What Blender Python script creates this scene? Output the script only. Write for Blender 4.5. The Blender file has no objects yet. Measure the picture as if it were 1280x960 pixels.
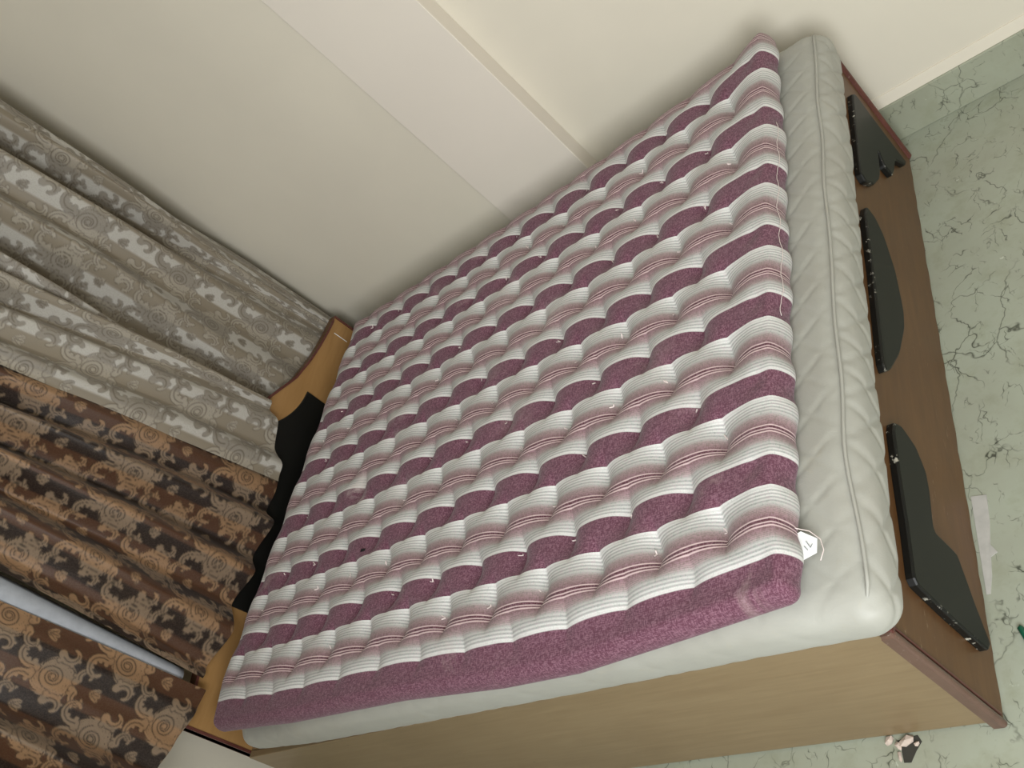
import bpy, bmesh, math, random
import numpy as np
from mathutils import Matrix, Vector

random.seed(4)
rng = np.random.default_rng(7)
sc = bpy.context.scene
C = sc.collection

# ------------------------------------------------------------------ camera
cam_d = bpy.data.cameras.new('camera')
cam_d.sensor_fit = 'HORIZONTAL'
cam_d.sensor_width = 36.0
cam_d.lens = 1178.23 * 36.0 / 1280.0
cam_d.clip_start = 0.02
cam = bpy.data.objects.new('camera', cam_d)
C.objects.link(cam)
rt = Vector((0.70392109, 0.15361478, -0.6934678))       # the phone is held with a strong roll
dn = Vector((-0.35072262, -0.7738316, -0.5274261))
fw = Vector((-0.61764774, 0.61448121, -0.49084021))
M = Matrix((rt, -dn, -fw)).transposed().to_4x4()
M.translation = (2.634, -2.4562, 1.7849)
cam.matrix_world = M
sc.camera = cam

# ------------------------------------------------------------------ light
world = bpy.data.worlds.new('daylight')
sc.world = world
world.use_nodes = True
bg = world.node_tree.nodes['Background']
bg.inputs[0].default_value = (0.80, 0.90, 1.0, 1)
bg.inputs[1].default_value = 0.6

def area(name, loc, rot, sx, sy, power, col):
    l = bpy.data.lights.new(name, 'AREA')
    l.shape = 'RECTANGLE'; l.size = sx; l.size_y = sy
    l.energy = power; l.color = col
    o = bpy.data.objects.new(name, l)
    o.location = loc; o.rotation_euler = rot
    C.objects.link(o)
    return o
# daylight that enters by the balcony window opposite the long wall
area('window_daylight', (2.8, -3.42, 1.80), (math.radians(82), 0, 0), 1.3, 1.6, 106, (0.95, 0.98, 1.0))
vs = sc.view_settings
vs.view_transform = 'Standard'
vs.look = 'None'
vs.gamma = 1.0
vs.exposure = 0.0
vs.use_curve_mapping = False

# ------------------------------------------------------------------ helpers
def lin(r, g, b):
    f = lambda c: (c / 255 / 12.92) if c / 255 <= 0.04045 else ((c / 255 + 0.055) / 1.055) ** 2.4
    return (f(r), f(g), f(b), 1.0)

class NT:
    def __init__(s, name, rough=0.6, spec=0.4):
        s.m = bpy.data.materials.new(name); s.m.use_nodes = True
        s.t = s.m.node_tree; s.b = s.t.nodes['Principled BSDF']
        s.b.inputs['Roughness'].default_value = rough
        s.b.inputs['Specular IOR Level'].default_value = spec
    def n(s, ty, **kw):
        nd = s.t.nodes.new(ty)
        for k, v in kw.items():
            if k.startswith('i_'):
                key = k[2:]
                nd.inputs[int(key) if key.isdigit() else key.replace('_', ' ')].default_value = v
            else:
                setattr(nd, k, v)
        return nd
    def l(s, a, b): s.t.links.new(a, b)
    def co(s, out='Object', scale=(1, 1, 1), rot=(0, 0, 0), loc=(0, 0, 0)):
        tc = s.n('ShaderNodeTexCoord'); mp = s.n('ShaderNodeMapping')
        mp.inputs['Scale'].default_value = scale; mp.inputs['Rotation'].default_value = rot; mp.inputs['Location'].default_value = loc
        s.l(tc.outputs[out], mp.inputs[0]); return mp.outputs[0]
    def noise(s, vec, scale, detail=4, rough=0.55, dist=0.0):
        nd = s.n('ShaderNodeTexNoise'); nd.inputs['Scale'].default_value = scale
        nd.inputs['Detail'].default_value = detail; nd.inputs['Roughness'].default_value = rough; nd.inputs['Distortion'].default_value = dist
        s.l(vec, nd.inputs['Vector']); return nd
    def ramp(s, fac, stops, interp='LINEAR'):
        r = s.n('ShaderNodeValToRGB'); cr = r.color_ramp; cr.interpolation = interp
        while len(cr.elements) > 1: cr.elements.remove(cr.elements[-1])
        cr.elements[0].position = stops[0][0]; cr.elements[0].color = stops[0][1]
        for p, c in stops[1:]:
            e = cr.elements.new(p); e.color = c
        s.l(fac, r.inputs[0]); return r.outputs[0]
    def mix(s, fac, a, b, mode='MIX'):
        m = s.n('ShaderNodeMix', data_type='RGBA', blend_type=mode)
        for sock, v in ((m.inputs[0], fac), (m.inputs[6], a), (m.inputs[7], b)):
            if isinstance(v, (int, float)): sock.default_value = v
            elif isinstance(v, tuple): sock.default_value = v
            else: s.l(v, sock)
        return m.outputs[2]
    def math(s, op, a, b=None, c=None, clamp=False):
        m = s.n('ShaderNodeMath', operation=op); m.use_clamp = clamp
        for i, v in enumerate((a, b, c)):
            if v is None: continue
            if isinstance(v, (int, float)): m.inputs[i].default_value = v
            else: s.l(v, m.inputs[i])
        return m.outputs[0]
    def bump(s, h, strength=0.2, dist=0.005):
        b = s.n('ShaderNodeBump'); b.inputs['Strength'].default_value = strength; b.inputs['Distance'].default_value = dist
        s.l(h, b.inputs['Height']); s.l(b.outputs[0], s.b.inputs['Normal'])
    def base(s, c):
        if isinstance(c, tuple): s.b.inputs['Base Color'].default_value = c
        else: s.l(c, s.b.inputs['Base Color'])

BW = lambda v: (v, v, v, 1)

def mat_paint(name, col, var=0.04):
    m = NT(name, 0.55, 0.35)
    v = m.co()
    n1 = m.noise(v, 1.3, 4); n2 = m.noise(v, 90, 3)
    c2 = tuple(min(1, x * (1 - var * 2)) for x in col[:3]) + (1,)
    m.base(m.mix(m.ramp(n1.outputs[0], [(0.35, BW(0)), (0.7, BW(1))]), col, c2))
    m.bump(n2.outputs[0], 0.06, 0.002)
    return m.m

def mat_laminate(name, c1, c2, rough=0.4, sc_=(3, 40, 40), speck=None, spec=0.4):
    m = NT(name, rough, spec)
    v = m.co(scale=sc_)
    n = m.noise(v, 2.0, 6, 0.6, 0.6)
    col = m.mix(m.ramp(n.outputs[0], [(0.3, BW(0)), (0.72, BW(1))]), c1, c2)
    big = m.noise(m.co(), 2.2, 3)
    col = m.mix(m.ramp(big.outputs[0], [(0.4, BW(0)), (0.75, BW(0.35))]), col, tuple(x * 0.72 for x in c2[:3]) + (1,))
    # little dents and stains
    vo = m.n('ShaderNodeTexVoronoi', feature='F1'); vo.inputs['Scale'].default_value = 9
    m.l(m.co(scale=(1, 1, 2.6)), vo.inputs['Vector'])
    dent = m.ramp(vo.outputs['Distance'], [(0.02, BW(0.75)), (0.07, BW(0))])
    gate = m.noise(m.co(), 3.4, 2)
    dent = m.math('MULTIPLY', dent, m.ramp(gate.outputs[0], [(0.52, BW(0)), (0.6, BW(1))]))
    col = m.mix(dent, col, tuple(x * 0.4 for x in c2[:3]) + (1,))
    if speck:
        sn = m.noise(m.co(scale=(9, 3, 16)), 7, 5, 0.75)
        sm = m.noise(m.co(), 3.1, 2)
        f = m.math('MULTIPLY', m.ramp(sn.outputs[0], [(0.62, BW(0)), (0.72, BW(1))]), m.ramp(sm.outputs[0], [(0.45, BW(0)), (0.65, BW(0.75))]))
        col = m.mix(f, col, speck)
    m.base(col)
    m.bump(n.outputs[0], 0.05, 0.002)
    return m.m

def mat_vinyl(name, c1, c2, seed=0.0):
    """green marble print: pale mottled ground with broken dark veins"""
    m = NT(name, 0.32, 0.45)
    v = m.co(loc=(seed, seed * 0.7, 0))
    nA = m.noise(v, 3.0, 5, 0.6); nB = m.noise(v, 14, 5, 0.65)
    col = m.mix(m.ramp(nA.outputs[0], [(0.32, BW(0)), (0.7, BW(1))]), c1, c2)
    col = m.mix(m.ramp(nB.outputs[0], [(0.5, BW(0)), (0.75, BW(0.45))]), col, lin(128, 132, 104))
    for sc_, w, thr, dark, off in ((5.5, 0.008, 0.50, 0.9, 0.0), (11, 0.011, 0.52, 0.8, 3.1), (17, 0.015, 0.52, 0.7, 5.3), (2.6, 0.0045, 0.47, 0.85, 7.7)):
        dn_ = m.noise(m.co(loc=(off + seed, off, 0)), 6.5, 4, 0.6)
        dv = m.n('ShaderNodeVectorMath', operation='SCALE'); m.l(dn_.outputs['Color'], dv.inputs[0]); dv.inputs['Scale'].default_value = 0.16
        ad = m.n('ShaderNodeVectorMath', operation='ADD'); m.l(dv.outputs[0], ad.inputs[0])
        m.l(m.co(loc=(off, off * 2 + seed, 0), scale=(1.25, 0.75, 1), rot=(0, 0, 0.6)), ad.inputs[1])
        vo = m.n('ShaderNodeTexVoronoi', feature='DISTANCE_TO_EDGE'); vo.inputs['Scale'].default_value = sc_
        m.l(ad.outputs[0], vo.inputs['Vector'])
        line = m.ramp(vo.outputs['Distance'], [(w * 0.35, BW(1)), (w, BW(0.25)), (w * 2.2, BW(0))])
        g = m.noise(m.co(loc=(off * 3 + seed, 1.0, 0)), sc_ * 1.1, 3, 0.6)
        f = m.math('MULTIPLY', line, m.ramp(g.outputs[0], [(thr, BW(0)), (thr + 0.09, BW(dark))]))
        col = m.mix(f, col, lin(44, 46, 34))
    wn = m.noise(m.co(loc=(9, 2, 0)), 26, 3, 0.6)
    col = m.mix(m.ramp(wn.outputs[0], [(0.70, BW(0)), (0.76, BW(0.8))]), col, lin(205, 210, 195))
    m.base(col)
    m.l(m.ramp(nB.outputs[0], [(0.3, BW(0.26)), (0.8, BW(0.48))]), m.b.inputs['Roughness'])
    return m.m

def mat_striped():
    m = NT('striped_cotton', 0.9, 0.15)
    uv = m.n('ShaderNodeUVMap'); uv.uv_map = 'fabric'
    sx = m.n('ShaderNodeSeparateXYZ'); m.l(uv.outputs[0], sx.inputs[0])
    wob = m.noise(uv.outputs[0], 5.0, 2)
    vv = m.math('ADD', sx.outputs[1], m.math('MULTIPLY', m.math('SUBTRACT', wob.outputs[0], 0.5), 0.006))
    ph = m.math('FRACT', m.math('DIVIDE', m.math('ADD', vv, 1.702 + 0.065 + 0.1985 * 20), 0.1985))
    MA = lin(95, 57, 72); MD = lin(78, 42, 50); W = lin(214, 216, 212); G = lin(140, 146, 142)
    PK = lin(152, 142, 138); MV = lin(116, 88, 92); PW = lin(206, 184, 182); LG = lin(176, 178, 172)
    st = [(0.0, MA), (0.318, MA), (0.326, W), (0.352, W), (0.46, LG), (0.50, PK), (0.545, lin(138, 116, 116)), (0.578, MV), (0.584, PW), (0.594, PW), (0.600, MD), (0.612, MD),
          (0.616, PW), (0.624, PW), (0.630, MD), (0.652, MD), (0.657, PW), (0.666, PW), (0.672, MV), (0.715, lin(140, 120, 118)), (0.765, PK), (0.80, LG), (0.90, W), (0.992, W)]
    col = m.ramp(ph, st)
    pin = m.math('ADD', m.math('MULTIPLY', m.math('SINE', m.math('MULTIPLY', ph, 2 * math.pi * 28.0)), 0.5), 0.5)
    pin2 = m.math('ADD', m.math('MULTIPLY', m.math('SINE', m.math('MULTIPLY', ph, 2 * math.pi * 61.0)), 0.5), 0.5)
    wz_ = m.ramp(ph, [(0.33, BW(0)), (0.36, BW(0.75)), (0.44, BW(0.85)), (0.50, BW(0)), (0.78, BW(0)), (0.83, BW(0.85)), (0.95, BW(0.75)), (0.985, BW(0))])
    pz_ = m.ramp(ph, [(0.46, BW(0)), (0.50, BW(0.5)), (0.575, BW(0.6)), (0.58, BW(0)), (0.67, BW(0)), (0.675, BW(0.6)), (0.76, BW(0.5)), (0.81, BW(0))])
    col = m.mix(m.math('MULTIPLY', pin, wz_), col, G)
    col = m.mix(m.math('MULTIPLY', pin2, pz_), col, lin(112, 90, 92))
    # woven heather: fine streaks both ways of the weave
    na = m.noise(m.co(scale=(110, 520, 520)), 1.0, 2); nb = m.noise(m.co(scale=(520, 150, 150)), 1.0, 2)
    w = m.math('MULTIPLY', na.outputs[0], nb.outputs[0])
    col = m.mix(m.ramp(w, [(0.20, BW(0.0)), (0.36, BW(0.34))]), col, lin(172, 136, 150))
    col = m.mix(m.ramp(w, [(0.12, BW(0.28)), (0.24, BW(0.0))]), col, lin(70, 46, 54))
    # dusty scuffs
    dn_ = m.noise(uv.outputs[0], 3.3, 6, 0.7, 0.4)
    d2 = m.noise(uv.outputs[0], 1.4, 2)
    f = m.math('MULTIPLY', m.ramp(dn_.outputs[0], [(0.58, BW(0)), (0.70, BW(0.55))]), m.ramp(d2.outputs[0], [(0.48, BW(0)), (0.62, BW(1))]))
    col = m.mix(f, col, lin(172, 156, 150))
    # chalky smears left on the cloth
    sn = m.noise(m.co(scale=(1, 2.2, 1), rot=(0, 0, 0.9)), 26, 5, 0.7)
    for cx, cy, rr, st_ in ((.56, -1.10, .05, .75), (.60, -1.16, .035, .5), (.675, -1.00, .05, .6), (.67, -.89, .055, .5), (1.26, -.82, .075, .5), (1.20, -.90, .05, .4), (.80, -1.20, .06, .35), (1.05, -.60, .07, .35)):
        mp = m.n('ShaderNodeMapping'); mp.inputs['Location'].default_value = (-cx, -cy, 0); m.l(uv.outputs[0], mp.inputs[0])
        ln_ = m.n('ShaderNodeVectorMath', operation='LENGTH'); m.l(mp.outputs[0], ln_.inputs[0])
        g_ = m.ramp(m.math('DIVIDE', ln_.outputs['Value'], rr), [(0.2, BW(1)), (1.0, BW(0))])
        col = m.mix(m.math('MULTIPLY', m.math('MULTIPLY', g_, st_), m.ramp(sn.outputs[0], [(0.40, BW(0)), (0.62, BW(1))])), col, lin(196, 186, 182))
    m.base(col)
    m.b.inputs['Sheen Weight'].default_value = 0.15
    m.bump(w, 0.35, 0.0015)
    return m.m

def mat_quilt():
    m = NT('quilted_ivory_ticking', 0.5, 0.35)
    v = m.co()
    n1 = m.noise(v, 3.0, 4); n2 = m.noise(v, 16, 5, 0.65, 0.8); n3 = m.noise(v, 320, 2)
    col = m.mix(m.ramp(n1.outputs[0], [(0.35, BW(0)), (0.7, BW(1))]), lin(160, 160, 152), lin(149, 147, 138))
    col = m.mix(m.ramp(n2.outputs[0], [(0.60, BW(0)), (0.78, BW(0.4))]), col, lin(156, 148, 128))
    m.base(col)
    h = m.math('ADD', m.math('MULTIPLY', n2.outputs[0], 1.0), m.math('MULTIPLY', n3.outputs[0], 0.12))
    m.bump(h, 0.18, 0.006)
    m.b.inputs['Sheen Weight'].default_value = 0.1
    return m.m

def mat_damask(name, g1, g2, mo1, mo2, line, rough=0.5):
    """pattern mask is carried by the cloth itself: r motif, g outline, b woven stripe"""
    m = NT(name, rough, 0.3)
    at = m.n('ShaderNodeAttribute'); at.attribute_name = 'weave'
    s = m.n('ShaderNodeSeparateColor'); m.l(at.outputs['Color'], s.inputs[0])
    ground = m.mix(s.outputs[2], g1, g2)
    mot = m.mix(s.outputs[2], mo1, mo2)
    n = m.noise(m.co(), 260, 2)
    col = m.mix(s.outputs[0], ground, mot)
    col = m.mix(s.outputs[1], col, line)
    col = m.mix(m.ramp(n.outputs[0], [(0.4, BW(0)), (0.7, BW(0.22))]), col, tuple(x * 0.6 for x in mo1[:3]) + (1,))
    m.base(col)
    h = m.math('ADD', s.outputs[0], m.math('MULTIPLY', n.outputs[0], 0.5))
    m.bump(h, 0.25, 0.002)
    m.b.inputs['Sheen Weight'].default_value = 0.12
    m.b.inputs['Sheen Roughness'].default_value = 0.4
    return m.m

def mat_black(name, chips=True):
    m = NT(name, 0.45, 0.30)
    col = lin(17, 17, 15)
    if chips:
        n = m.noise(m.co(scale=(1, 1, 1)), 60, 4, 0.7)
        g = m.noise(m.co(), 5.0, 2)
        nz = m.n('ShaderNodeNewGeometry'); s = m.n('ShaderNodeSeparateXYZ'); m.l(nz.outputs['True Normal'], s.inputs[0])
        edge = m.ramp(s.outputs[0], [(0.86, BW(1)), (0.97, BW(0.0))])     # the cut edge is chipped, the flat face is not
        f = m.math('MULTIPLY', m.math('MULTIPLY', m.ramp(n.outputs[0], [(0.60, BW(0)), (0.64, BW(1))]), m.ramp(g.outputs[0], [(0.42, BW(0)), (0.55, BW(1))])), edge)
        c = m.mix(f, col, lin(188, 184, 170))
        m.base(c)
    else:
        m.base(col)
    return m.m

def mat_plain(name, col, rough=0.6, spec=0.4):
    m = NT(name, rough, spec)
    n = m.noise(m.co(), 40, 3)
    m.base(m.mix(m.ramp(n.outputs[0], [(0.4, BW(0)), (0.7, BW(0.5))]), col, tuple(x * 0.75 for x in col[:3]) + (1,)))
    return m.m

MT = {}
MT['wall'] = mat_paint('cream_wall_paint', lin(214, 207, 191))
MT['pilaster'] = mat_paint('pale_pilaster_paint', lin(217, 209, 197), 0.02)
MT['ceiling'] = mat_paint('white_ceiling_paint', lin(228, 226, 218))
MT['strip'] = mat_paint('bounce_lit_wall_paint', lin(222, 214, 198), 0.02)  # wall cream lightened to stand for light bounced off the floor
MT['floor'] = mat_vinyl('green_marble_vinyl', lin(162, 168, 152), lin(150, 152, 136))
MT['skirt'] = mat_vinyl('green_marble_skirting', lin(156, 160, 142), lin(142, 144, 126), 4.3)
MT['tan'] = mat_laminate('tan_laminate', lin(138, 119, 90), lin(126, 106, 78), 0.38, (3, 30, 30))
MT['tanhead'] = mat_laminate('tan_headboard_laminate', lin(166, 128, 82), lin(152, 115, 70), 0.35, (20, 3, 20))
MT['brown'] = mat_laminate('brown_laminate', lin(106, 74, 43), lin(92, 62, 36), 0.42, (20, 3, 20), lin(180, 160, 134))
MT['maroon'] = mat_laminate('maroon_moulding', lin(104, 62, 54), lin(84, 46, 40), 0.35, (10, 10, 6), lin(160, 140, 132))
MT['mould'] = mat_laminate('mauve_brown_moulding', lin(106, 82, 70), lin(88, 64, 54), 0.35, (10, 10, 4), lin(176, 158, 148))
MT['black'] = mat_black('black_painted_inlay')
MT['blackhead'] = mat_black('black_headboard_inlay', False)
MT['striped'] = mat_striped()
MT['quilt'] = mat_quilt()
MT['thread'] = mat_plain('pale_thread', lin(222, 208, 204), 0.9)
MT['tag'] = mat_plain('white_tag', lin(232, 234, 234), 0.7)
MT['ink'] = mat_plain('grey_ink', lin(120, 124, 124), 0.8)
MT['silver'] = mat_damask('silver_damask', lin(128, 118, 102), lin(172, 168, 160), lin(150, 142, 128), lin(132, 125, 114), lin(84, 74, 62))
MT['bronze'] = mat_damask('bronze_damask', lin(29, 18, 14), lin(72, 45, 28), lin(124, 105, 86), lin(140, 109, 80), lin(16, 10, 8))
MT['lining'] = mat_plain('pale_lining', lin(164, 168, 176), 0.7)
MT['steel'] = mat_plain('dark_rod_metal', lin(70, 62, 54), 0.35)
MT['hole'] = mat_plain('dark_hollow', lin(58, 56, 50), 0.9)
MT['rubble'] = mat_plain('pinkish_broken_mortar', lin(196, 180, 168), 0.9)
MT['scrap'] = mat_plain('torn_vinyl_backing', lin(176, 174, 168), 0.8)
MT['green'] = mat_plain('green_plastic', lin(18, 84, 62), 0.35)
MT['frame'] = mat_plain('white_window_frame', lin(220, 220, 214), 0.5)
MT['lint'] = mat_plain('black_lint', lin(20, 18, 18), 0.9)

def link(name, me, mat, parent=None, smooth=True):
    if mat is not None: me.materials.append(MT[mat])
    if smooth: me.shade_smooth()
    o = bpy.data.objects.new(name, me); C.objects.link(o)
    if parent is not None: o.parent = parent
    return o

def mesh(name, vs_, fs, mat, parent=None, smooth=True):
    me = bpy.data.meshes.new(name); me.from_pydata([tuple(map(float, v)) for v in vs_], [], [tuple(map(int, f)) for f in fs]); me.update()
    return link(name, me, mat, parent, smooth)

def box(name, lo, hi, mat, parent=None, bev=0.0, seg=2):
    bm = bmesh.new()
    bmesh.ops.create_cube(bm, size=1)
    for v in bm.verts:
        v.co = Vector([lo[i] + (v.co[i] + 0.5) * (hi[i] - lo[i]) for i in range(3)])
    if bev: bmesh.ops.bevel(bm, geom=bm.edges[:], offset=bev, segments=seg, affect='EDGES', profile=0.5)
    me = bpy.data.meshes.new(name); bm.to_mesh(me); bm.free()
    return link(name, me, mat, parent, False)

def prism_yz(name, pts, x0, x1, mat, parent=None, bev=0.0, seg=3):
    """outline in the y-z plane given a real thickness along x"""
    bm = bmesh.new()
    a = [bm.verts.new((x0, y, z)) for y, z in pts]
    f = bm.faces.new(a)
    r = bmesh.ops.extrude_face_region(bm, geom=[f])
    top = [g for g in r['geom'] if isinstance(g, bmesh.types.BMVert)]
    for v in top: v.co.x = x1
    bmesh.ops.recalc_face_normals(bm, faces=bm.faces)
    if bev:
        es = [e for e in bm.edges if all(abs(v.co.x - x1) < 1e-6 for v in e.verts)]
        bmesh.ops.bevel(bm, geom=es, offset=bev, segments=seg, affect='EDGES', profile=0.5)
    me = bpy.data.meshes.new(name); bm.to_mesh(me); bm.free()
    return link(name, me, mat, parent, False)

def tube(name, path, rad, mat, parent=None, n=8, cap=True):
    vs_, fs = [], []
    P = [Vector(p) for p in path]
    R = rad if isinstance(rad, (list, tuple)) else [rad] * len(P)
    up = Vector((0.31, 0.17, 0.93))
    for i, p in enumerate(P):
        t = (P[min(i + 1, len(P) - 1)] - P[max(i - 1, 0)]).normalized()
        a = t.cross(up).normalized(); b = t.cross(a).normalized()
        for k in range(n):
            an = 2 * math.pi * k / n
            vs_.append(p + (a * math.cos(an) + b * math.sin(an)) * R[i])
    for i in range(len(P) - 1):
        for k in range(n):
            fs.append((i * n + k, i * n + (k + 1) % n, (i + 1) * n + (k + 1) % n, (i + 1) * n + k))
    if cap:
        fs.append(tuple(range(n - 1, -1, -1))); fs.append(tuple(range((len(P) - 1) * n, len(P) * n)))
    return mesh(name, vs_, fs, mat, parent)

def empty(name, loc, label, cat, group=None):
    o = bpy.data.objects.new(name, None); C.objects.link(o); o.location = loc
    o.empty_display_size = 0.1
    o['label'] = label; o['category'] = cat
    if group: o['group'] = group
    return o
def tag(o, label, cat, group=None):
    o['label'] = label; o['category'] = cat
    if group: o['group'] = group
    return o
def struct(o): o['kind'] = 'structure'; return o

def smooth01(t): t = np.clip(t, 0, 1); return t * t * (3 - 2 * t)

# ------------------------------------------------------------------ the room
XB = -0.20          # face of the wall behind the headboard
ZC = 2.85
struct(box('floor', (-0.4, -4.3, -0.1), (4.5, 0.3, 0.0), 'floor'))
struct(box('ceiling', (-0.4, -4.3, ZC), (4.5, 0.3, ZC + 0.1), 'ceiling'))
struct(box('wall_left', (-0.4, -4.3, 0), (XB, 0.3, ZC), 'wall'))
struct(box('wall_right', (XB, 0.0, 0), (4.5, 0.3, ZC), 'wall'))
struct(box('wall_right', (XB, -0.055, 0), (0.853, 0.0, ZC), 'wall'))
struct(box('wall_pilaster', (0.853, -0.068, 0), (1.207, 0.0, ZC), 'pilaster', None, 0.002, 1))
struct(box('floor_bounce_band_1', (1.207, -0.003, 0.128), (4.2, 0.0, 0.166), 'strip'))  # added raised band; its paler colour paints the floor's bounce light on the wall
struct(box('baseboard_right', (1.207, -0.010, 0.0), (4.2, 0.0, 0.128), 'skirt', None, 0.002, 1))
struct(box('baseboard_left', (XB, -3.4, 0.0), (XB + 0.010, -0.055, 0.128), 'skirt', None, 0.002, 1))
# wall beyond the foot of the bed, with a closed door
struct(box('wall_foot', (4.2, -4.3, 0), (4.5, 0.3, ZC), 'wall'))
dr = struct(box('door_1', (4.165, -2.2, 0.0), (4.2, -1.3, 2.1), 'brown', None, 0.003, 1))
tube('door_handle', [(4.165, -2.08, 1.0), (4.12, -2.08, 1.0), (4.12, -1.98, 1.0)], 0.009, 'steel', dr, 8)
# wall opposite the long wall, with the tall window
struct(box('wall_near', (-0.4, -3.7, 0), (2.0, -3.4, ZC), 'wall'))
struct(box('wall_near', (3.6, -3.7, 0), (4.5, -3.4, ZC), 'wall'))
struct(box('wall_near', (2.0, -3.7, 0), (3.6, -3.4, 0.90), 'wall'))
struct(box('wall_near', (2.0, -3.7, 2.70), (3.6, -3.4, ZC), 'wall'))
wn = bpy.data.objects.new('window_1', None); C.objects.link(wn); wn.location = (2.8, -3.58, 0.90); wn.scale = (0.8, 1, 1); wn['kind'] = 'structure'
for lo, hi in (((-1.0, -.03, 0), (-.94, .03, 1.8)), ((.94, -.03, 0), (1.0, .03, 1.8)), ((-.94, -.03, 0), (.94, .03, .06)), ((-.94, -.03, 1.74), (.94, .03, 1.8)), ((-.025, -.03, .06), (.025, .03, 1.74))):
    box('window_frame', lo, hi, 'frame', wn)

# ------------------------------------------------------------------ the bed
YN, YF = -1.757, -0.105       # near and far ends of the footboard
bed = empty('bed', (1.0, -0.93, 0), 'wooden box bed with tan sides, brown footboard and arched headboard', 'bed')
def under(o, p=None):
    """keep world coordinates while hanging a part under a thing whose origin is not at zero"""
    o.parent = p; o.matrix_parent_inverse = Matrix.Translation(-Vector(p.location)) if p.type == 'EMPTY' else Matrix.Identity(4)
    return o

# footboard: brown panel with a worn lower edge
fb_out = []
for i in range(61):
    y = YF - 0.012 + (YN + 0.012 - (YF - 0.012)) * i / 60
    fb_out.append((y, 0.003 + 0.0035 * (math.sin(i * 1.7) + 1) * (0.4 + 0.6 * random.random())))
fb_out += [(YN + 0.012, 0.420), (YF - 0.012, 0.420)]
fb = under(prism_yz('footboard', fb_out, 1.975, 1.992, 'brown'), bed)
box('top_moulding', (1.972, YN + 0.006, 0.414), (1.999, YF - 0.006, 0.428), 'maroon', fb, 0.004)
def post(y, mat, r=0.008):
    pr = []
    for k in range(9):
        a = -math.pi / 2 + math.pi * k / 8
        pr.append((1.992 + r * math.cos(a), y + r * math.sin(a)))
    pr += [(1.975, y + r), (1.975, y - r)]
    vs_, fs = [], []
    zs = [0.004, 0.012, 0.418, 0.427]
    for j, z in enumerate(zs):
        s = 0.6 if j == 0 else (0.7 if j == 3 else 1.0)
        for (px, py) in pr: vs_.append((1.985 + (px - 1.985) * s, y + (py - y) * s, z))
    n = len(pr)
    for j in range(3):
        for k in range(n): fs.append((j * n + k, j * n + (k + 1) % n, (j + 1) * n + (k + 1) % n, (j + 1) * n + k))
    fs.append(tuple(range(n - 1, -1, -1))); fs.append(tuple(range(3 * n, 4 * n)))
    return mesh('edge_moulding', vs_, fs, mat, fb, False)
post(YN + 0.008, 'mould')
post(YF - 0.008, 'maroon', 0.010)
box('bead', (1.9925, YN + 0.019, 0.020), (1.9965, YN + 0.024, 0.412), 'maroon', fb, 0.002)

# black inlays of the footboard
def smooth_loop(pts, it=1):
    for _ in range(it):
        q = []
        for i, p in enumerate(pts):
            n_ = pts[(i + 1) % len(pts)]
            q += [(p[0] * .9 + n_[0] * .1, p[1] * .9 + n_[1] * .1), (p[0] * .1 + n_[0] * .9, p[1] * .1 + n_[1] * .9)]
        pts = q
    return pts
INL = [
    [(-.231, .366), (-.557, .372), (-.566, .346), (-.530, .299), (-.482, .269), (-.439, .257), (-.346, .254), (-.383, .223), (-.380, .181), (-.341, .166), (-.282, .150), (-.238, .084), (-.215, .075), (-.217, .147), (-.216, .274), (-.211, .350)],
    [(-.668, .359), (-.709, .372), (-.894, .366), (-1.150, .370), (-1.168, .360), (-1.149, .337), (-1.068, .284), (-.961, .240), (-.908, .233), (-.792, .247), (-.705, .286), (-.672, .322)],
    [(-1.289, .350), (-1.315, .358), (-1.412, .355), (-1.525, .347), (-1.627, .345), (-1.634, .220), (-1.636, .067), (-1.617, .050), (-1.555, .094), (-1.473, .143), (-1.471, .164), (-1.470, .236), (-1.384, .230), (-1.339, .234), (-1.296, .266), (-1.279, .320)]]
for p in INL:
    prism_yz('black_inlay', smooth_loop(p, 2), 1.9925, 2.009, 'black', fb, 0.0045, 2)

# side panel towards the room, and the hidden one by the wall
sp = under(box('side_panel', (0.062, -1.742, 0.006), (1.973, -1.722, 0.418), 'tan', None, 0.0015, 1), bed)
under(box('side_panel', (0.062, -0.150, 0.006), (1.973, -0.130, 0.418), 'tan', None, 0.0015, 1), bed)
for i in range(5):
    x0 = 0.065 + i * 0.379
    under(box('deck_board', (x0, -1.720, 0.398), (x0 + 0.374, -0.152, 0.418), 'tan'), bed)

# headboard: low arched panel
YHC, YHW = -0.953, 0.777
def hz(d):
    d = abs(d)
    xs_ = [0, .10, .20, .32, .437, .54, .622, .70, .777]
    zs_ = [.845, .838, .812, .757, .699, .671, .656, .646, .640]
    return float(np.interp(d, xs_, zs_))
top = [(YHC + d, hz(d)) for d in np.linspace(YHW, -YHW, 61)]
hb_out = [(YHC - YHW, 0.006), (YHC + YHW, 0.006)] + top
hb = under(prism_yz('headboard', hb_out, 0.030, 0.057, 'tanhead'), bed)
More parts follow.
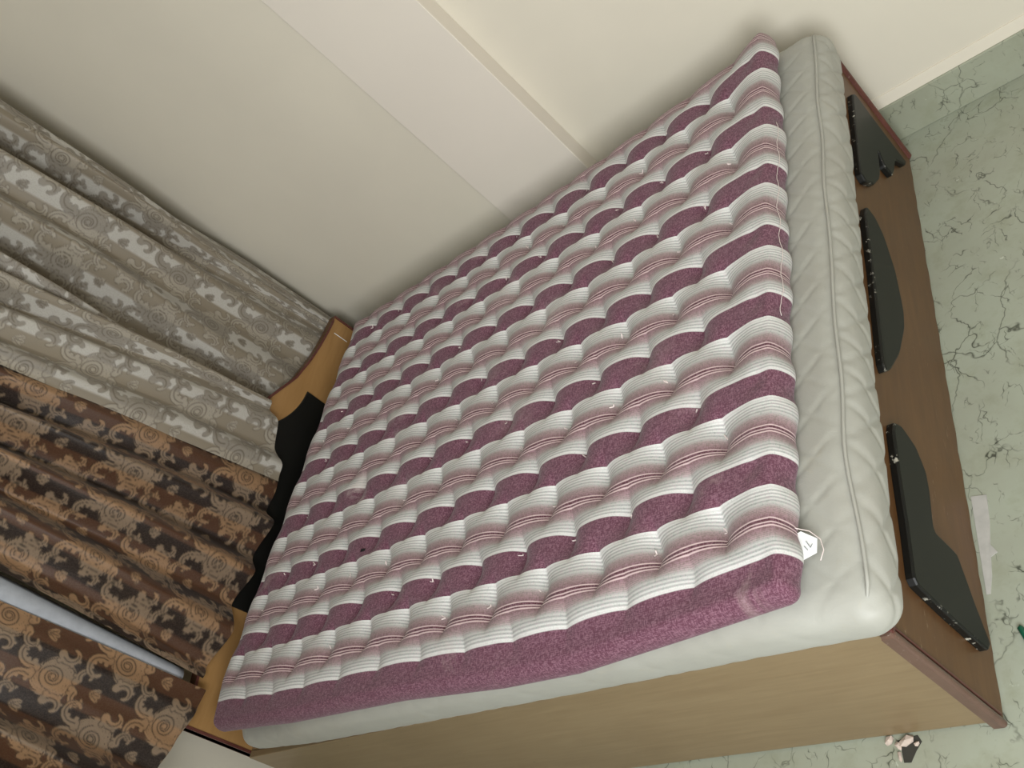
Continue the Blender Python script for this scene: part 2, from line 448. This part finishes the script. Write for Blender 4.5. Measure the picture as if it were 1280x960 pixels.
# maroon edge band round the headboard
def edge_band(path, w0, w1, th, name, mat):
    vs_, fs = [], []
    n = len(path)
    for i, (y, z) in enumerate(path):
        a = path[max(0, i - 1)]; b = path[min(n - 1, i + 1)]
        ty, tz = b[0] - a[0], b[1] - a[1]; L = math.hypot(ty, tz); ny, nz = tz / L, -ty / L
        for (x, o) in ((w0, 0), (w1, 0), (w1, th), (w0, th)): vs_.append((x, y + ny * o, z + nz * o))
    for i in range(n - 1):
        for k in range(4): fs.append((i * 4 + k, i * 4 + (k + 1) % 4, i * 4 + 4 + (k + 1) % 4, i * 4 + 4 + k))
    fs.append((3, 2, 1, 0)); fs.append(tuple((n - 1) * 4 + k for k in range(4)))
    return mesh(name, vs_, fs, mat, hb, False)
loop = [(YHC + YHW, 0.006)] + top + [(YHC - YHW, 0.006)]
edge_band(loop, 0.026, 0.061, -0.008, 'edge_band', 'maroon')
arcs = []
for k in range(13):
    t = k / 12
    arcs.append((-0.543 - 0.20 * t, 0.638 + 0.012 * t + 0.075 * t ** 2.2))
hi_out = [(-0.553, 0.44), (-0.543, 0.638)] + arcs[1:] + [(YHC, 0.79)]
mir = [(2 * YHC - y, z) for y, z in reversed(hi_out[:-1])]
prism_yz('black_inlay', hi_out + mir, 0.0572, 0.064, 'blackhead', hb, 0.002, 1)
box('pale_line', (0.0570, -0.2475, 0.556), (0.0576, -0.2445, 0.617), 'tag', hb)  # thin white line on the headboard front

# ------------------------------------------------------------------ mattresses
def rounded_grid(lo, hi, r, nx, ny, nz):
    """closed rounded block as a welded grid: vertices, quads and outward normals"""
    lo = np.array(lo, float); hi = np.array(hi, float)
    def axis(a, b, n): 
        t = np.linspace(0, 1, n + 1)
        return a + (b - a) * t
    def cluster(a, b, n, r, m):
        inner = np.linspace(a + r, b - r, n + 1)
        th = np.linspace(0, math.pi / 4, m + 1)[:-1]
        e0 = a + r - r * np.tan(math.pi / 4 - th)
        return np.concatenate([e0, inner, (b - (e0 - a))[::-1]])
    m = 5
    X = cluster(lo[0], hi[0], nx, r, m); Y = cluster(lo[1], hi[1], ny, r, m); Z = cluster(lo[2], hi[2], nz, r, m)
    idx = {}; V = []; F = []
    def vid(i, j, k):
        key = (i, j, k)
        if key not in idx:
            idx[key] = len(V); V.append((X[i], Y[j], Z[k]))
        return idx[key]
    I, J, K = len(X) - 1, len(Y) - 1, len(Z) - 1
    for i in range(I):
        for j in range(J):
            F.append((vid(i, j, K), vid(i + 1, j, K), vid(i + 1, j + 1, K), vid(i, j + 1, K)))
            F.append((vid(i, j, 0), vid(i, j + 1, 0), vid(i + 1, j + 1, 0), vid(i + 1, j, 0)))
    for i in range(I):
        for k in range(K):
            F.append((vid(i, 0, k), vid(i + 1, 0, k), vid(i + 1, 0, k + 1), vid(i, 0, k + 1)))
            F.append((vid(i, J, k), vid(i, J, k + 1), vid(i + 1, J, k + 1), vid(i + 1, J, k)))
    for j in range(J):
        for k in range(K):
            F.append((vid(0, j, k), vid(0, j, k + 1), vid(0, j + 1, k + 1), vid(0, j + 1, k)))
            F.append((vid(I, j, k), vid(I, j + 1, k), vid(I, j + 1, k + 1), vid(I, j, k + 1)))
    V = np.array(V)
    inner = np.clip(V, lo + r, hi - r)
    d = V - inner
    N = d / (np.linalg.norm(d, axis=1, keepdims=True) + 1e-12)
    return inner + N * r, np.array(F), N

def np_mesh(name, V, F, mat, parent=None, uv=None):
    me = bpy.data.meshes.new(name)
    me.vertices.add(len(V)); me.vertices.foreach_set('co', V.astype(np.float32).ravel())
    me.loops.add(F.size); me.loops.foreach_set('vertex_index', F.astype(np.int32).ravel())
    me.polygons.add(len(F)); me.polygons.foreach_set('loop_start', np.arange(0, F.size, 4, dtype=np.int32))
    me.update(calc_edges=True)
    if uv is not None:
        l = me.uv_layers.new(name='fabric')
        l.data.foreach_set('uv', uv[F.ravel()].astype(np.float32).ravel())
    return link(name, me, mat, parent, True)

# lower ivory mattress, diamond quilted
wm = empty('quilted_mattress', (1.05, -0.95, 0.42), 'ivory diamond-quilted foam mattress lying under the striped one', 'mattress')
V, F, N = rounded_grid((0.130, -1.757, 0.421), (2.018, -0.150, 0.556), 0.046, 380, 320, 10)
def diamonds(a, b, p):
    u = (a + b) / p; v = (a - b) / p
    du = np.abs(u - np.round(u)); dv = np.abs(v - np.round(v))
    d = np.minimum(du, dv)                          # 0 on a stitch line
    return 1 - np.exp(-(d / 0.095) ** 2)
wz = np.clip(N[:, 2], 0, 1) ** 1.5
wx = np.abs(N[:, 0]) ** 1.5; wy = np.abs(N[:, 1]) ** 1.5
wob = 0.012 * np.sin(V[:, 0] * 9 + V[:, 1] * 5) + 0.010 * np.sin(V[:, 1] * 13 - V[:, 0] * 4)
q = 0.6 * wz * diamonds(V[:, 0] + wob, V[:, 1], 0.092) + wx * diamonds(V[:, 1] + wob, V[:, 2], 0.092) * 1.3 + wy * diamonds(V[:, 0] + wob, V[:, 2], 0.16) * 0.35
amp = 0.0030
low = 0.003 * np.sin(V[:, 0] * 6.1 + 1) * np.sin(V[:, 1] * 7.3) + 0.0015 * np.sin(V[:, 1] * 23 + V[:, 2] * 60) * wx
V = V + N * (q * amp + low * (1 - np.clip(-N[:, 2], 0, 1)))[:, None]
# belly of the foot face and slumped near corner
zt = (V[:, 2] - 0.421) / 0.135
V[:, 0] += np.where(V[:, 0] > 1.9, 0.012 * np.sin(np.clip(zt, 0, 1) * math.pi) ** 1, 0)
V[:, 1] -= np.where(V[:, 1] < -1.65, 0.010 * np.sin(np.clip(zt, 0, 1) * math.pi), 0)
cr = smooth01((V[:, 0] - 1.75) / 0.27) * smooth01((-1.45 - V[:, 1]) / 0.3)
V[:, 2] -= 0.030 * cr * np.clip(zt, 0, 1)
V[:, 1] += np.interp(V[:, 0], [0.1, 0.45, 0.9, 1.3], [.030, .008, .003, 0]) * smooth01((-1.55 - V[:, 1]) / 0.2)
hd = smooth01((0.55 - V[:, 0]) / 0.45) * smooth01((-1.45 - V[:, 1]) / 0.3)
V[:, 2] -= 0.040 * hd * np.clip(zt, 0, 1)
V[:, 2] = np.maximum(V[:, 2], 0.4205)
under(np_mesh('cover', V, F, 'quilt'), wm)
pp = []
for i in range(80):
    y = -0.195 - (1.715 - 0.195) * i / 79
    c_ = float(smooth01(np.array((-1.45 - y) / 0.3)))
    pp.append((2.0085 + 0.002 * math.sin(i * 0.35) + 0.004 * c_, y, 0.5535 - 0.028 * c_ + 0.001 * math.sin(i * 0.5)))
pp += [(2.002, -1.735, 0.510), (1.988, -1.748, 0.504), (1.972, -1.752, 0.502)]
under(tube('piping', pp, 0.0032, 'quilt', None, 8), wm)

# upper striped cotton mattress, tied down with tufts
sm = empty('striped_mattress', (1.0, -1.0, 0.57), 'tufted cotton mattress with maroon and white stripes lying on top', 'mattress')
SX0, SX1, SY0, SY1, SZ0, SZ1 = 0.145, 1.930, -1.772, -0.215, 0.558, 0.608
V, F, N = rounded_grid((SX0, SY0, SZ0), (SX1, SY1, SZ1), 0.024, 420, 360, 2)
uv = V[:, :2].copy(); uv[:, 1] = np.maximum(uv[:, 1], -1.758)
PX, PY, Y0 = 0.1435, 0.1985, -1.702 - 0.010
XM = 1.738
def tufted(x, y):
    u = (x - XM) / PX; v = (y - Y0) / PY
    u = u + 0.05 * np.sin(y * 11 + x * 3) + 0.03 * np.sin(y * 31 + x * 7); v = v + 0.03 * np.sin(x * 9 + y * 2)
    w1 = np.cos(math.pi * v) ** 2                          # 1 along the maroon rows
    s1 = np.abs(np.sin(math.pi * u)) ** 0.66
    s2 = np.abs(np.cos(math.pi * u)) ** 0.66
    w = w1 ** 1.6 / (w1 ** 1.6 + (1 - w1) ** 1.6 + 1e-9)
    s1 = np.where(x > XM + PX * 0.5, 1.0, s1)              # no ties beyond the last row before the foot edge
    s2 = np.where(x > XM + PX, 1.0, s2)
    h = w * s1 + (1 - w) * s2
    def dimple(uo, vo):
        du = (u - uo) - np.round(u - uo); dv = (v - vo) - np.round(v - vo)
        return np.exp(-((du * PX / 0.020) ** 2 + (dv * PY / 0.026) ** 2))
    return h * 0.023 - 0.008 * (dimple(0, 0) + dimple(.5, .5))
topw = np.clip(N[:, 2], 0, 1) ** 1.2
ed = np.minimum.reduce([(V[:, 0] - SX0), (SX1 - V[:, 0]), (V[:, 1] - SY0) * 0.7, (SY1 - V[:, 1])])
fade = smooth01(ed / 0.06) * 0.9 + 0.1
nearband = smooth01((V[:, 1] - (SY0 + 0.03)) / 0.10)       # the near border is only lightly pulled in
h = tufted(V[:, 0], V[:, 1])
hump = 0.016 * (1 - smooth01((SX1 - V[:, 0]) / 0.10)) * smooth01((SX1 - V[:, 0] + 0.01) / 0.03)
V[:, 2] += topw * (h * fade * (0.15 + 0.85 * nearband) + 0.010 * (1 - fade) + hump * 0.5)
# the foot and side faces bulge and pucker
V[:, 0] += np.clip(N[:, 0], 0, 1) * (0.004 * np.sin(V[:, 1] * 2 * math.pi / 0.1 + 1) + 0.003 * np.sin(V[:, 1] * 17))
# outline of the limp mattress
tx = (V[:, 0] - SX0) / (SX1 - SX0); ty = (V[:, 1] - SY0) / (SY1 - SY0)
V[:, 0] += (0.055 * ty - 0.010) * (1 - tx)                                    # head edge runs askew
far = np.interp(V[:, 0], [0.1, 1.0, 1.33, 1.6, 1.8, 1.96], [-.045, -.04, -.025, 0.0, 0.025, 0.035])
V[:, 1] += far * smooth01((ty - 0.6) / 0.4)
near = np.interp(V[:, 0], [0.1, 0.5, 0.95, 1.25, 1.45, 1.7, 1.95], [.045, .018, .010, -.004, -.006, .006, .022])
V[:, 1] += near * smooth01((0.35 - ty) / 0.35)
droop = np.interp(V[:, 0], [0.1, 0.4, 0.95, 1.25, 1.45, 1.7, 1.95], [.012, .004, .006, .020, .022, .006, -.006])
V[:, 2] -= droop * smooth01((SY0 + 0.10 - uv[:, 1]) / 0.10)
V[:, 2] += 0.022 * smooth01((V[:, 0] - 1.75) / 0.2) * smooth01((ty - 0.78) / 0.2)  # lifted far corner
under(np_mesh('cover', V, F, 'striped', None, uv), sm)
# tied thread ends at the tufts
vs_, fs = [], []
def top_at(x, y):
    d = (uv[:, 0] - x) ** 2 + (uv[:, 1] - y) ** 2 + (N[:, 2] < 0.5) * 9
    k = int(np.argmin(d)); return Vector(V[k])
for r_ in range(0, 16):
    y = Y0 + PY * 0.5 * r_
    if y > SY1 - 0.03 or y < SY0 + 0.12: continue
    off = 0 if r_ % 2 == 0 else 0.5
    for c_ in range(-2, 14):
        x = XM - PX * (c_ + off)
        if x < SX0 + 0.06 or x > XM + 0.1 or random.random() < 0.42: continue
        p = top_at(x - 0.004, y)
        for _ in range(random.choice((1, 2, 2))):
            a = random.uniform(0, 6.28); L = random.uniform(0.005, 0.011)
            d = Vector((math.cos(a), math.sin(a), 0.9)).normalized() * L
            s = Vector((-math.sin(a), math.cos(a), 0)) * 0.0013
            t = Vector((0, 0, 0.0013))
            b0 = len(vs_)
            for q0 in (p, p + d): vs_ += [q0 - s - t, q0 + s - t, q0 + t * 1.4]
            fs += [(b0, b0 + 1, b0 + 4, b0 + 3), (b0 + 1, b0 + 2, b0 + 5, b0 + 4), (b0 + 2, b0, b0 + 3, b0 + 5), (b0 + 3, b0 + 4, b0 + 5), (b0, b0 + 2, b0 + 1)]
tf = under(mesh('tuft_threads', vs_, fs, 'thread', None, False), sm); tf['kind'] = 'stuff'
# seam thread along the upper foot edge
sv = []
for i in range(60):
    y = -0.56 - 0.60 * i / 59
    p = top_at(SX1 - 0.004, y)
    sv.append((p.x + 0.003, p.y, p.z + 0.0005 + 0.0012 * math.sin(i * 2.1)))
under(tube('seam_thread', sv, 0.0007, 'thread', None, 5), sm)
# sewn-on tag at the foot edge
tgp = [(1.9160, -1.6307, 0.578), (1.9293, -1.6223, 0.573), (1.9541, -1.6392, 0.5665), (1.9525, -1.6647, 0.567), (1.9209, -1.6839, 0.580)]
tv = [Vector(p) for p in tgp] + [Vector(p) - Vector((0, 0, 0.0012)) for p in tgp]
tgo = under(mesh('care_tag', tv, [(4, 3, 2, 1, 0), (5, 6, 7, 8, 9)] + [(i, (i + 1) % 5, 5 + (i + 1) % 5, 5 + i) for i in range(5)], 'tag', None, False), sm)
tgo['label'] = 'white paper tag with faint handwritten mark'
for (x0, y0, x1, y1) in ((1.9376, -1.6435, 1.9442, -1.6562), (1.9442, -1.6562, 1.9475, -1.6499), (1.9342, -1.6520, 1.9400, -1.6605)):
    z0, z1 = 0.5735 - (x0 - 1.9350) * 0.20, 0.5735 - (x1 - 1.9350) * 0.20
    m_ = mesh('ink_mark', [(x0, y0, z0), (x0 + .0012, y0, z0), (x1 + .0012, y1, z1), (x1, y1, z1), (x0, y0, z0 + .0006), (x0 + .0012, y0, z0 + .0006), (x1 + .0012, y1, z1 + .0006), (x1, y1, z1 + .0006)],
              [(3, 2, 1, 0), (4, 5, 6, 7), (0, 1, 5, 4), (1, 2, 6, 5), (2, 3, 7, 6), (3, 0, 4, 7)], 'ink', tgo, False)
tube('tag_string', [(1.9186, -1.6180, 0.589), (1.9268, -1.6201, 0.580), (1.9433, -1.6244, 0.570), (1.9592, -1.6414, 0.565), (1.9624, -1.6605, 0.562), (1.9558, -1.6775, 0.562)], 0.0009, 'thread', tgo, 5)

# small black speck of lint on the stripes
p = top_at(0.70, -1.350)
lint = mesh('lint_speck', [(p.x - .010, p.y - .003, p.z + .001), (p.x + .010, p.y - .004, p.z + .001), (p.x + .011, p.y + .003, p.z + .001), (p.x - .009, p.y + .004, p.z + .001), (p.x, p.y, p.z + .007)],
            [(0, 1, 4), (1, 2, 4), (2, 3, 4), (3, 0, 4), (3, 2, 1, 0)], 'lint', None, False)
tag(lint, 'tiny black speck of lint on the striped mattress', 'lint')

# ------------------------------------------------------------------ curtains
TW, TH = 0.208, 0.330          # repeat of the damask
def damask_tile():
    res = 0.0012
    nu, nv = int(TW / res), int(TH / res)
    U, Vv = np.meshgrid(np.arange(nu) * res, np.arange(nv) * res)
    Mk = np.zeros_like(U); Ln = np.zeros_like(U)
    def put(mask, line=None):
        np.maximum(Mk, mask, out=Mk)
        if line is not None: np.maximum(Ln, line, out=Ln)
    sg = lambda d, s=0.0012: 1 / (1 + np.exp(np.clip(d / s * 2.2, -30, 30)))
    def seg(a, b, p0, p1, r0, r1):
        px, py = a - p0[0], b - p0[1]; dx, dy = p1[0] - p0[0], p1[1] - p0[1]
        t = np.clip((px * dx + py * dy) / (dx * dx + dy * dy), 0, 1)
        return np.hypot(px - t * dx, py - t * dy) - (r0 + (r1 - r0) * t)
    def stroke(a, b, pts, r0, r1):
        d = np.full_like(a, 9.0); n = len(pts) - 1
        for i in range(n):
            d = np.minimum(d, seg(a, b, pts[i], pts[i + 1], r0 + (r1 - r0) * i / n, r0 + (r1 - r0) * (i + 1) / n))
        return d
    def spiral(cx, cy, r, turns, a0, sgn):
        return [(cx + r * (1 - .8 * t) * math.cos(a0 + sgn * 2 * math.pi * turns * t), cy + r * (1 - .8 * t) * math.sin(a0 + sgn * 2 * math.pi * turns * t)) for t in np.linspace(0, 1, 14)]
    def arcp(cx, cy, r0, r1, a0, a1, n=12):
        return [(cx + (r0 + (r1 - r0) * t) * math.cos(math.radians(a0 + (a1 - a0) * t)), cy + (r0 + (r1 - r0) * t) * math.sin(math.radians(a0 + (a1 - a0) * t))) for t in np.linspace(0, 1, n)]
    def frond(a, b, pts, r0, r1, lobes=0, side=1):
        # curled leaf: tapering stroke, finger lobes along its outer side, dark spine and rim
        d = stroke(a, b, pts, r0, r1)
        n = len(pts)
        for k in range(lobes):
            t = (k + .5) / lobes * .75
            i = min(n - 2, int(t * (n - 1)))
            p, q = pts[i], pts[i + 1]; L = math.hypot(q[0] - p[0], q[1] - p[1])
            nx, ny = -(q[1] - p[1]) / L * side, (q[0] - p[0]) / L * side
            r = (r0 + (r1 - r0) * t)
            d = np.minimum(d, np.hypot(a - p[0] - nx * r * 1.15, b - p[1] - ny * r * 1.15) - r * .62)
        m_ = sg(d)
        sp = stroke(a, b, pts[1:max(3, int(n * .8))], .0002, .0002)
        Mk[:] = np.maximum(Mk, m_)
        Ln[:] = Ln * (1 - sg(d + .002) * .8)
        Ln[:] = np.maximum(Ln, np.maximum(sg(np.abs(sp) - .0013) * .9, sg(np.abs(d - .0006) - .0010) * .85))
    def motif(cu, cv, sx):
        for ou in (-TW, 0, TW):
            for ov in (-TH, 0, TH):
                a = (U - cu - ou) * sx; b = Vv - cv - ov
                if np.min(np.hypot(a, b)) > 0.17: continue
                # palmette: scalloped shell whose ribs wind into a spiral heart
                r = np.hypot(a, b - .02); th = np.arctan2(b - .02, a)
                tw = th + 5.5 * (r - .03) / .06
                Rr = .060 * (.80 + .20 * np.abs(np.cos(4.5 * tw)) ** .6) * (1 - .22 * np.exp(-((th + 2.2) / .6) ** 2))
                shell = sg(r - Rr)
                ribs = sg(np.abs(np.cos(4.5 * tw)) * r * .45 - .0016) * (r > .034) * (r < Rr)
                lg = np.log(np.maximum(r, 1e-4) / .012) / math.log(1.75) - th / (2 * math.pi)
                sw = np.abs(lg - np.round(lg)) * r * .55
                spir = sg(sw - .0013) * (r < .036) * (r > .006)
                put(shell, np.maximum(np.maximum(ribs * .85, spir), sg(np.abs(r - Rr) - .0010) * .8))
                frond(a, b, [(-.006, -.030)] + arcp(-.040, -.050, .036, .016, 25, -215), .0125, .0050, 4, -1)
                frond(a, b, [(.012, -.034)] + arcp(.050, -.052, .034, .013, 150, 400), .0115, .0045, 3, 1)
                frond(a, b, arcp(.072, .052, .026, .012, 250, 30), .0125, .0045, 3, 1)
                frond(a, b, arcp(-.074, .040, .026, .012, -70, 160), .0115, .0045, 3, -1)
                frond(a, b, [(.010, .078)] + arcp(.030, .104, .022, .009, 230, 470), .0095, .0040, 2, -1)
                frond(a, b, [(-.012, .078)] + arcp(-.034, .100, .022, .009, -50, -290), .0095, .0040, 2, 1)
                for an in (-.6, 0, .6):
                    ca, sa = math.cos(an), math.sin(an)
                    aa = a * ca + (b - .128) * sa; bb = -a * sa + (b - .128) * ca
                    e = np.hypot(aa / .5, bb - .012) - .017
                    put(sg(e), np.maximum(sg(np.abs(aa) - .0008) * sg(e + .004), sg(np.abs(e) - .0008) * .8))
    motif(TW * .25, TH * .27, 1)
    motif(TW * .75, TH * .77, -1)
    return Mk, Ln, res
TILE = damask_tile()
def sample(arr, u, v, res):
    nv, nu = arr.shape
    x = (u % TW) / res; y = (v % TH) / res
    x0 = np.floor(x).astype(int); y0 = np.floor(y).astype(int); fx = x - x0; fy = y - y0
    g = lambda i, j: arr[j % nv, i % nu]
    return (g(x0, y0) * (1 - fx) + g(x0 + 1, y0) * fx) * (1 - fy) + (g(x0, y0 + 1) * (1 - fx) + g(x0 + 1, y0 + 1) * fx) * fy

ZTOP = 2.26
def curtain(name, cols, hem, mat, label, seed, flare=1.0, pat_off=(0, 0), step=0.003, behind=None):
    """cols: (y at the rod, y at the hem, x at the rod, x at the hem) for each crest and hollow of the folds"""
    cols = np.array(cols, float)
    n = len(cols)
    nu = int(abs(np.diff(cols[:, 0])).sum() * 1.35 / step) + 8
    nv = int((ZTOP - 0.62) / step)
    s = np.linspace(0, n - 1, nu)
    i0 = np.minimum(s.astype(int), n - 2); t = s - i0
    tc = 0.5 - 0.5 * np.cos(math.pi * t); tx_ = 0.35 * t + 0.65 * tc
    def lerp(c, tt): return cols[i0, c] * (1 - tt) + cols[i0 + 1, c] * tt
    yt, yb, xt, xb = lerp(0, t), lerp(1, t), lerp(2, tx_), lerp(3, tx_)
    w = np.linspace(0, 1, nv)[:, None]                      # 0 at the rod, 1 at the hem
    hz_ = np.array([hem(y) for y in yb])[None, :]
    Z = ZTOP + (hz_ - ZTOP) * w
    wl = (ZTOP - Z) / (ZTOP - 0.65)
    Yp = yt[None] * (1 - wl) + yb[None] * wl
    if behind is None: behind = 0.15
    wx_ = smooth01((wl - behind) / (0.83 - behind))      # settled on the headboard well above its top edge
    Xp = xt[None] * (1 - wx_) + xb[None] * wx_
    r = np.random.default_rng(seed)
    ph = r.uniform(0, 6.28, 6)
    ramp_ = np.sin(np.clip(wl, 0, 1) * math.pi * 0.5)
    Xp = Xp + ramp_ * (0.004 * np.sin(s[None] * 1.9 + Z * 3.1 + ph[0]) + 0.0025 * np.sin(s[None] * 5.3 + Z * 7 + ph[1]))
    Yp = Yp + 0.006 * np.sin(Z * 2.6 + ph[2] + s[None] * 0.6) * ramp_ * (1 - ramp_ * .6)
    arc = np.concatenate([[0], np.cumsum(np.hypot(np.diff(yt), np.diff(xt)))])
    arc2 = np.concatenate([[0], np.cumsum(np.hypot(np.diff(yb), np.diff(xb)))])
    arc = np.maximum(arc, arc2 * 1.0)
    u = np.broadcast_to(arc[None], Z.shape) + pat_off[0]
    v = ZTOP - Z + pat_off[1]
    mk = sample(TILE[0], u, v, TILE[2]); ln = sample(TILE[1], u, v, TILE[2])
    st = 0.5 + 0.5 * np.tanh(9 * np.sin(2 * math.pi * u / 0.125))
    Vt = np.stack([Xp, Yp, Z], -1).reshape(-1, 3)
    gi = np.arange(nu * nv).reshape(nv, nu)
    Fq = np.stack([gi[:-1, :-1], gi[1:, :-1], gi[1:, 1:], gi[:-1, 1:]], -1).reshape(-1, 4)
    o = np_mesh(name, Vt, Fq, mat)
    at = o.data.attributes.new('weave', 'FLOAT_COLOR', 'POINT')
    colr = np.stack([mk, ln, st, np.ones_like(mk)], -1).reshape(-1, 4).astype(np.float32)
    at.data.foreach_set('color', colr.ravel())
    tag(o, label, 'curtain', 'damask curtains on the window wall')
    return o

curtain('damask_curtain', [
    (-.100, -.088, -.140, -.075), (-.175, -.130, -.060, -.020), (-.268, -.182, .050, .014), (-.330, -.192, .058, .018), (-.395, -.215, -.055, -.015), (-.465, -.305, .070, .018), (-.545, -.395, .000, -.010),
    (-.610, -.510, .070, .020), (-.680, -.615, -.070, -.035), (-.745, -.690, .062, .016), (-.830, -.780, -.020, .000)],
    lambda y: 0.60, 'silver', 'silvery damask curtain in the corner, its hem tucked behind the headboard', 1, behind=0.45, pat_off=(.02, .03))
curtain('damask_curtain', [
    (-.790, -.660, .000, .072), (-.870, -.668, .080, .096), (-.945, -.690, .012, .076), (-1.00, -.745, .076, .118), (-1.065, -.815, .040, .080), (-1.105, -.885, .092, .112), (-1.142, -.935, .074, .094)],
    lambda y: float(np.interp(y, [-.94, -.86, -.70, -.66], [.640, .664, .745, .768])), 'silver',
    'silvery damask curtain hanging over the headboard front beside the brown curtain', 2, behind=0.3, pat_off=(.1, .14))
curtain('damask_curtain', [
    (-1.095, -.860, -.010, .070), (-1.150, -.965, .058, .100), (-1.185, -1.035, -.030, .068), (-1.225, -1.105, .072, .138), (-1.268, -1.188, -.030, .070), (-1.298, -1.270, .070, .142),
    (-1.326, -1.360, -.028, .070), (-1.375, -1.455, .074, .142), (-1.425, -1.555, -.024, .072), (-1.490, -1.600, .052, .092)],
    lambda y: float(np.interp(y, [-1.60, -1.566, -1.46, -1.36, -1.27, -1.18, -1.03, -.93], [.650, .640, .632, .636, .632, .622, .632, .640])) , 'bronze',
    'brown and beige damask curtain between the silvery one and the pale strip', 3, pat_off=(.04, .08))
curtain('damask_curtain', [
    (-1.612, -1.632, .070, .096), (-1.665, -1.700, .078, .108), (-1.705, -1.780, .020, .080), (-1.745, -1.860, -.034, .050), (-1.800, -1.945, .080, .135), (-1.86, -2.02, -.02, .050),
    (-1.93, -2.10, .072, .110), (-2.00, -2.18, -.02, .05), (-2.07, -2.26, .06, .1), (-2.14, -2.33, .0, .06)],
    lambda y: float(np.interp(y, [-2.3, -1.95, -1.84, -1.75, -1.634], [.675, .672, .664, .648, .632])), 'bronze',
    'brown and beige damask curtain nearest the camera, past the headboard end', 4, pat_off=(.13, .20))
# pale lining strip showing between the two brown curtains
nv = 60
vs_, fs = [], []
for i in range(nv):
    w = i / (nv - 1); z = ZTOP + (0.704 - ZTOP) * w
    y0 = -1.500 + (-1.590 + 1.500) * w; y1 = -1.645 + (-1.650 + 1.645) * w
    for k in range(9):
        t = k / 8
        vs_.append((0.052 + 0.020 * math.sin(math.pi * t) + 0.014 * w, y0 + (y1 - y0) * t, z))
for i in range(nv - 1):
    for k in range(8): fs.append((i * 9 + k, i * 9 + 9 + k, i * 9 + 10 + k, i * 9 + k + 1))
lng = mesh('lining_strip', vs_, fs, 'lining')
sd = lng.modifiers.new('cloth_thickness', 'SOLIDIFY'); sd.thickness = 0.003; sd.offset = -1
tag(lng, 'narrow pale lining strip hanging between the two brown curtains', 'lining')

rod = empty('curtain_rod', (0.03, -1.2, 2.29), 'dark metal curtain rod above the damask curtains', 'curtain rod')
under(tube('pole', [(0.03, -0.20, 2.285), (0.03, -2.40, 2.285)], 0.013, 'steel', None, 12), rod)
for y, s in ((-0.20, 1), (-2.40, -1)):
    under(tube('finial', [(0.03, y, 2.285), (0.03, y + s * .015, 2.285), (0.03, y + s * .035, 2.285), (0.03, y + s * .055, 2.285)], [.013, .024, .026, .006], 'steel', None, 12), rod)
for y in (-0.30, -1.25, -2.30):
    under(tube('bracket', [(XB, y, 2.26), (XB + .08, y, 2.26), (0.03, y, 2.272)], 0.007, 'steel', None, 8), rod)

# ------------------------------------------------------------------ litter and damage on the floor
sc_pts = [(2.000, -1.262), (2.032, -1.268), (2.029, -1.330), (2.022, -1.384), (2.033, -1.404), (2.019, -1.411), (2.014, -1.454), (2.006, -1.49), (1.998, -1.49)]
n = len(sc_pts)
vs_ = [(x, y, 0.0004) for x, y in sc_pts] + [(x, y, 0.0016 + 0.001 * random.random()) for x, y in sc_pts]
o = mesh('torn_vinyl', vs_, [tuple(range(n - 1, -1, -1)), tuple(range(n, 2 * n))] + [(i, (i + 1) % n, n + (i + 1) % n, n + i) for i in range(n)], 'scrap', None, False)
tag(o, 'torn whitish strip of floor covering along the footboard foot', 'floor scrap')

hole = empty('broken_floor_patch', (1.806, -1.765, 0.0), 'small broken floor patch with crumbled mortar under the side panel', 'rubble')
hp = [(1.786, -1.752), (1.828, -1.746), (1.835, -1.759), (1.822, -1.776), (1.810, -1.796), (1.796, -1.795), (1.793, -1.768)]
n = len(hp)
under(mesh('hollow', [(x, y, 0.0005) for x, y in hp] + [(x, y, 0.0012) for x, y in hp], [tuple(range(n - 1, -1, -1)), tuple(range(n, 2 * n))] + [(i, (i + 1) % n, n + (i + 1) % n, n + i) for i in range(n)], 'hole', None, False), hole)
def chip(cx, cy, sx, sy, h_, rot):
    bm = bmesh.new(); bmesh.ops.create_icosphere(bm, subdivisions=1, radius=1)
    for v in bm.verts:
        k = 1 + random.uniform(-.22, .22)
        x, y, z = v.co.x * sx * k, v.co.y * sy * k, max(-0.2, v.co.z) * h_ * k
        v.co = Vector((cx + x * math.cos(rot) - y * math.sin(rot), cy + x * math.sin(rot) + y * math.cos(rot), 0.0015 + h_ * 0.2 + z))
    me = bpy.data.meshes.new('mortar_chip'); bm.to_mesh(me); bm.free()
    return under(link('mortar_chip', me, 'rubble', None, False), hole)
chip(1.806, -1.757, .020, .011, .010, .3)
chip(1.772, -1.752, .011, .008, .007, 1.0)
chip(1.789, -1.762, .010, .006, .006, 2.0)
chip(1.826, -1.763, .006, .005, .006, 0.5)
chip(1.790, -1.783, .004, .013, .004, 0.1)

g = []
o = tube('plastic_stick', [(2.052, -1.569, .006), (2.050, -1.573, .006), (2.056, -1.590, .006), (2.066, -1.620, .006), (2.076, -1.650, .006), (2.080, -1.662, .006), (2.081, -1.665, .006)], [.003, .006, .006, .006, .006, .006, .003], 'green', None, 10)
tag(o, 'green plastic stick on the floor by the footboard', 'stick')
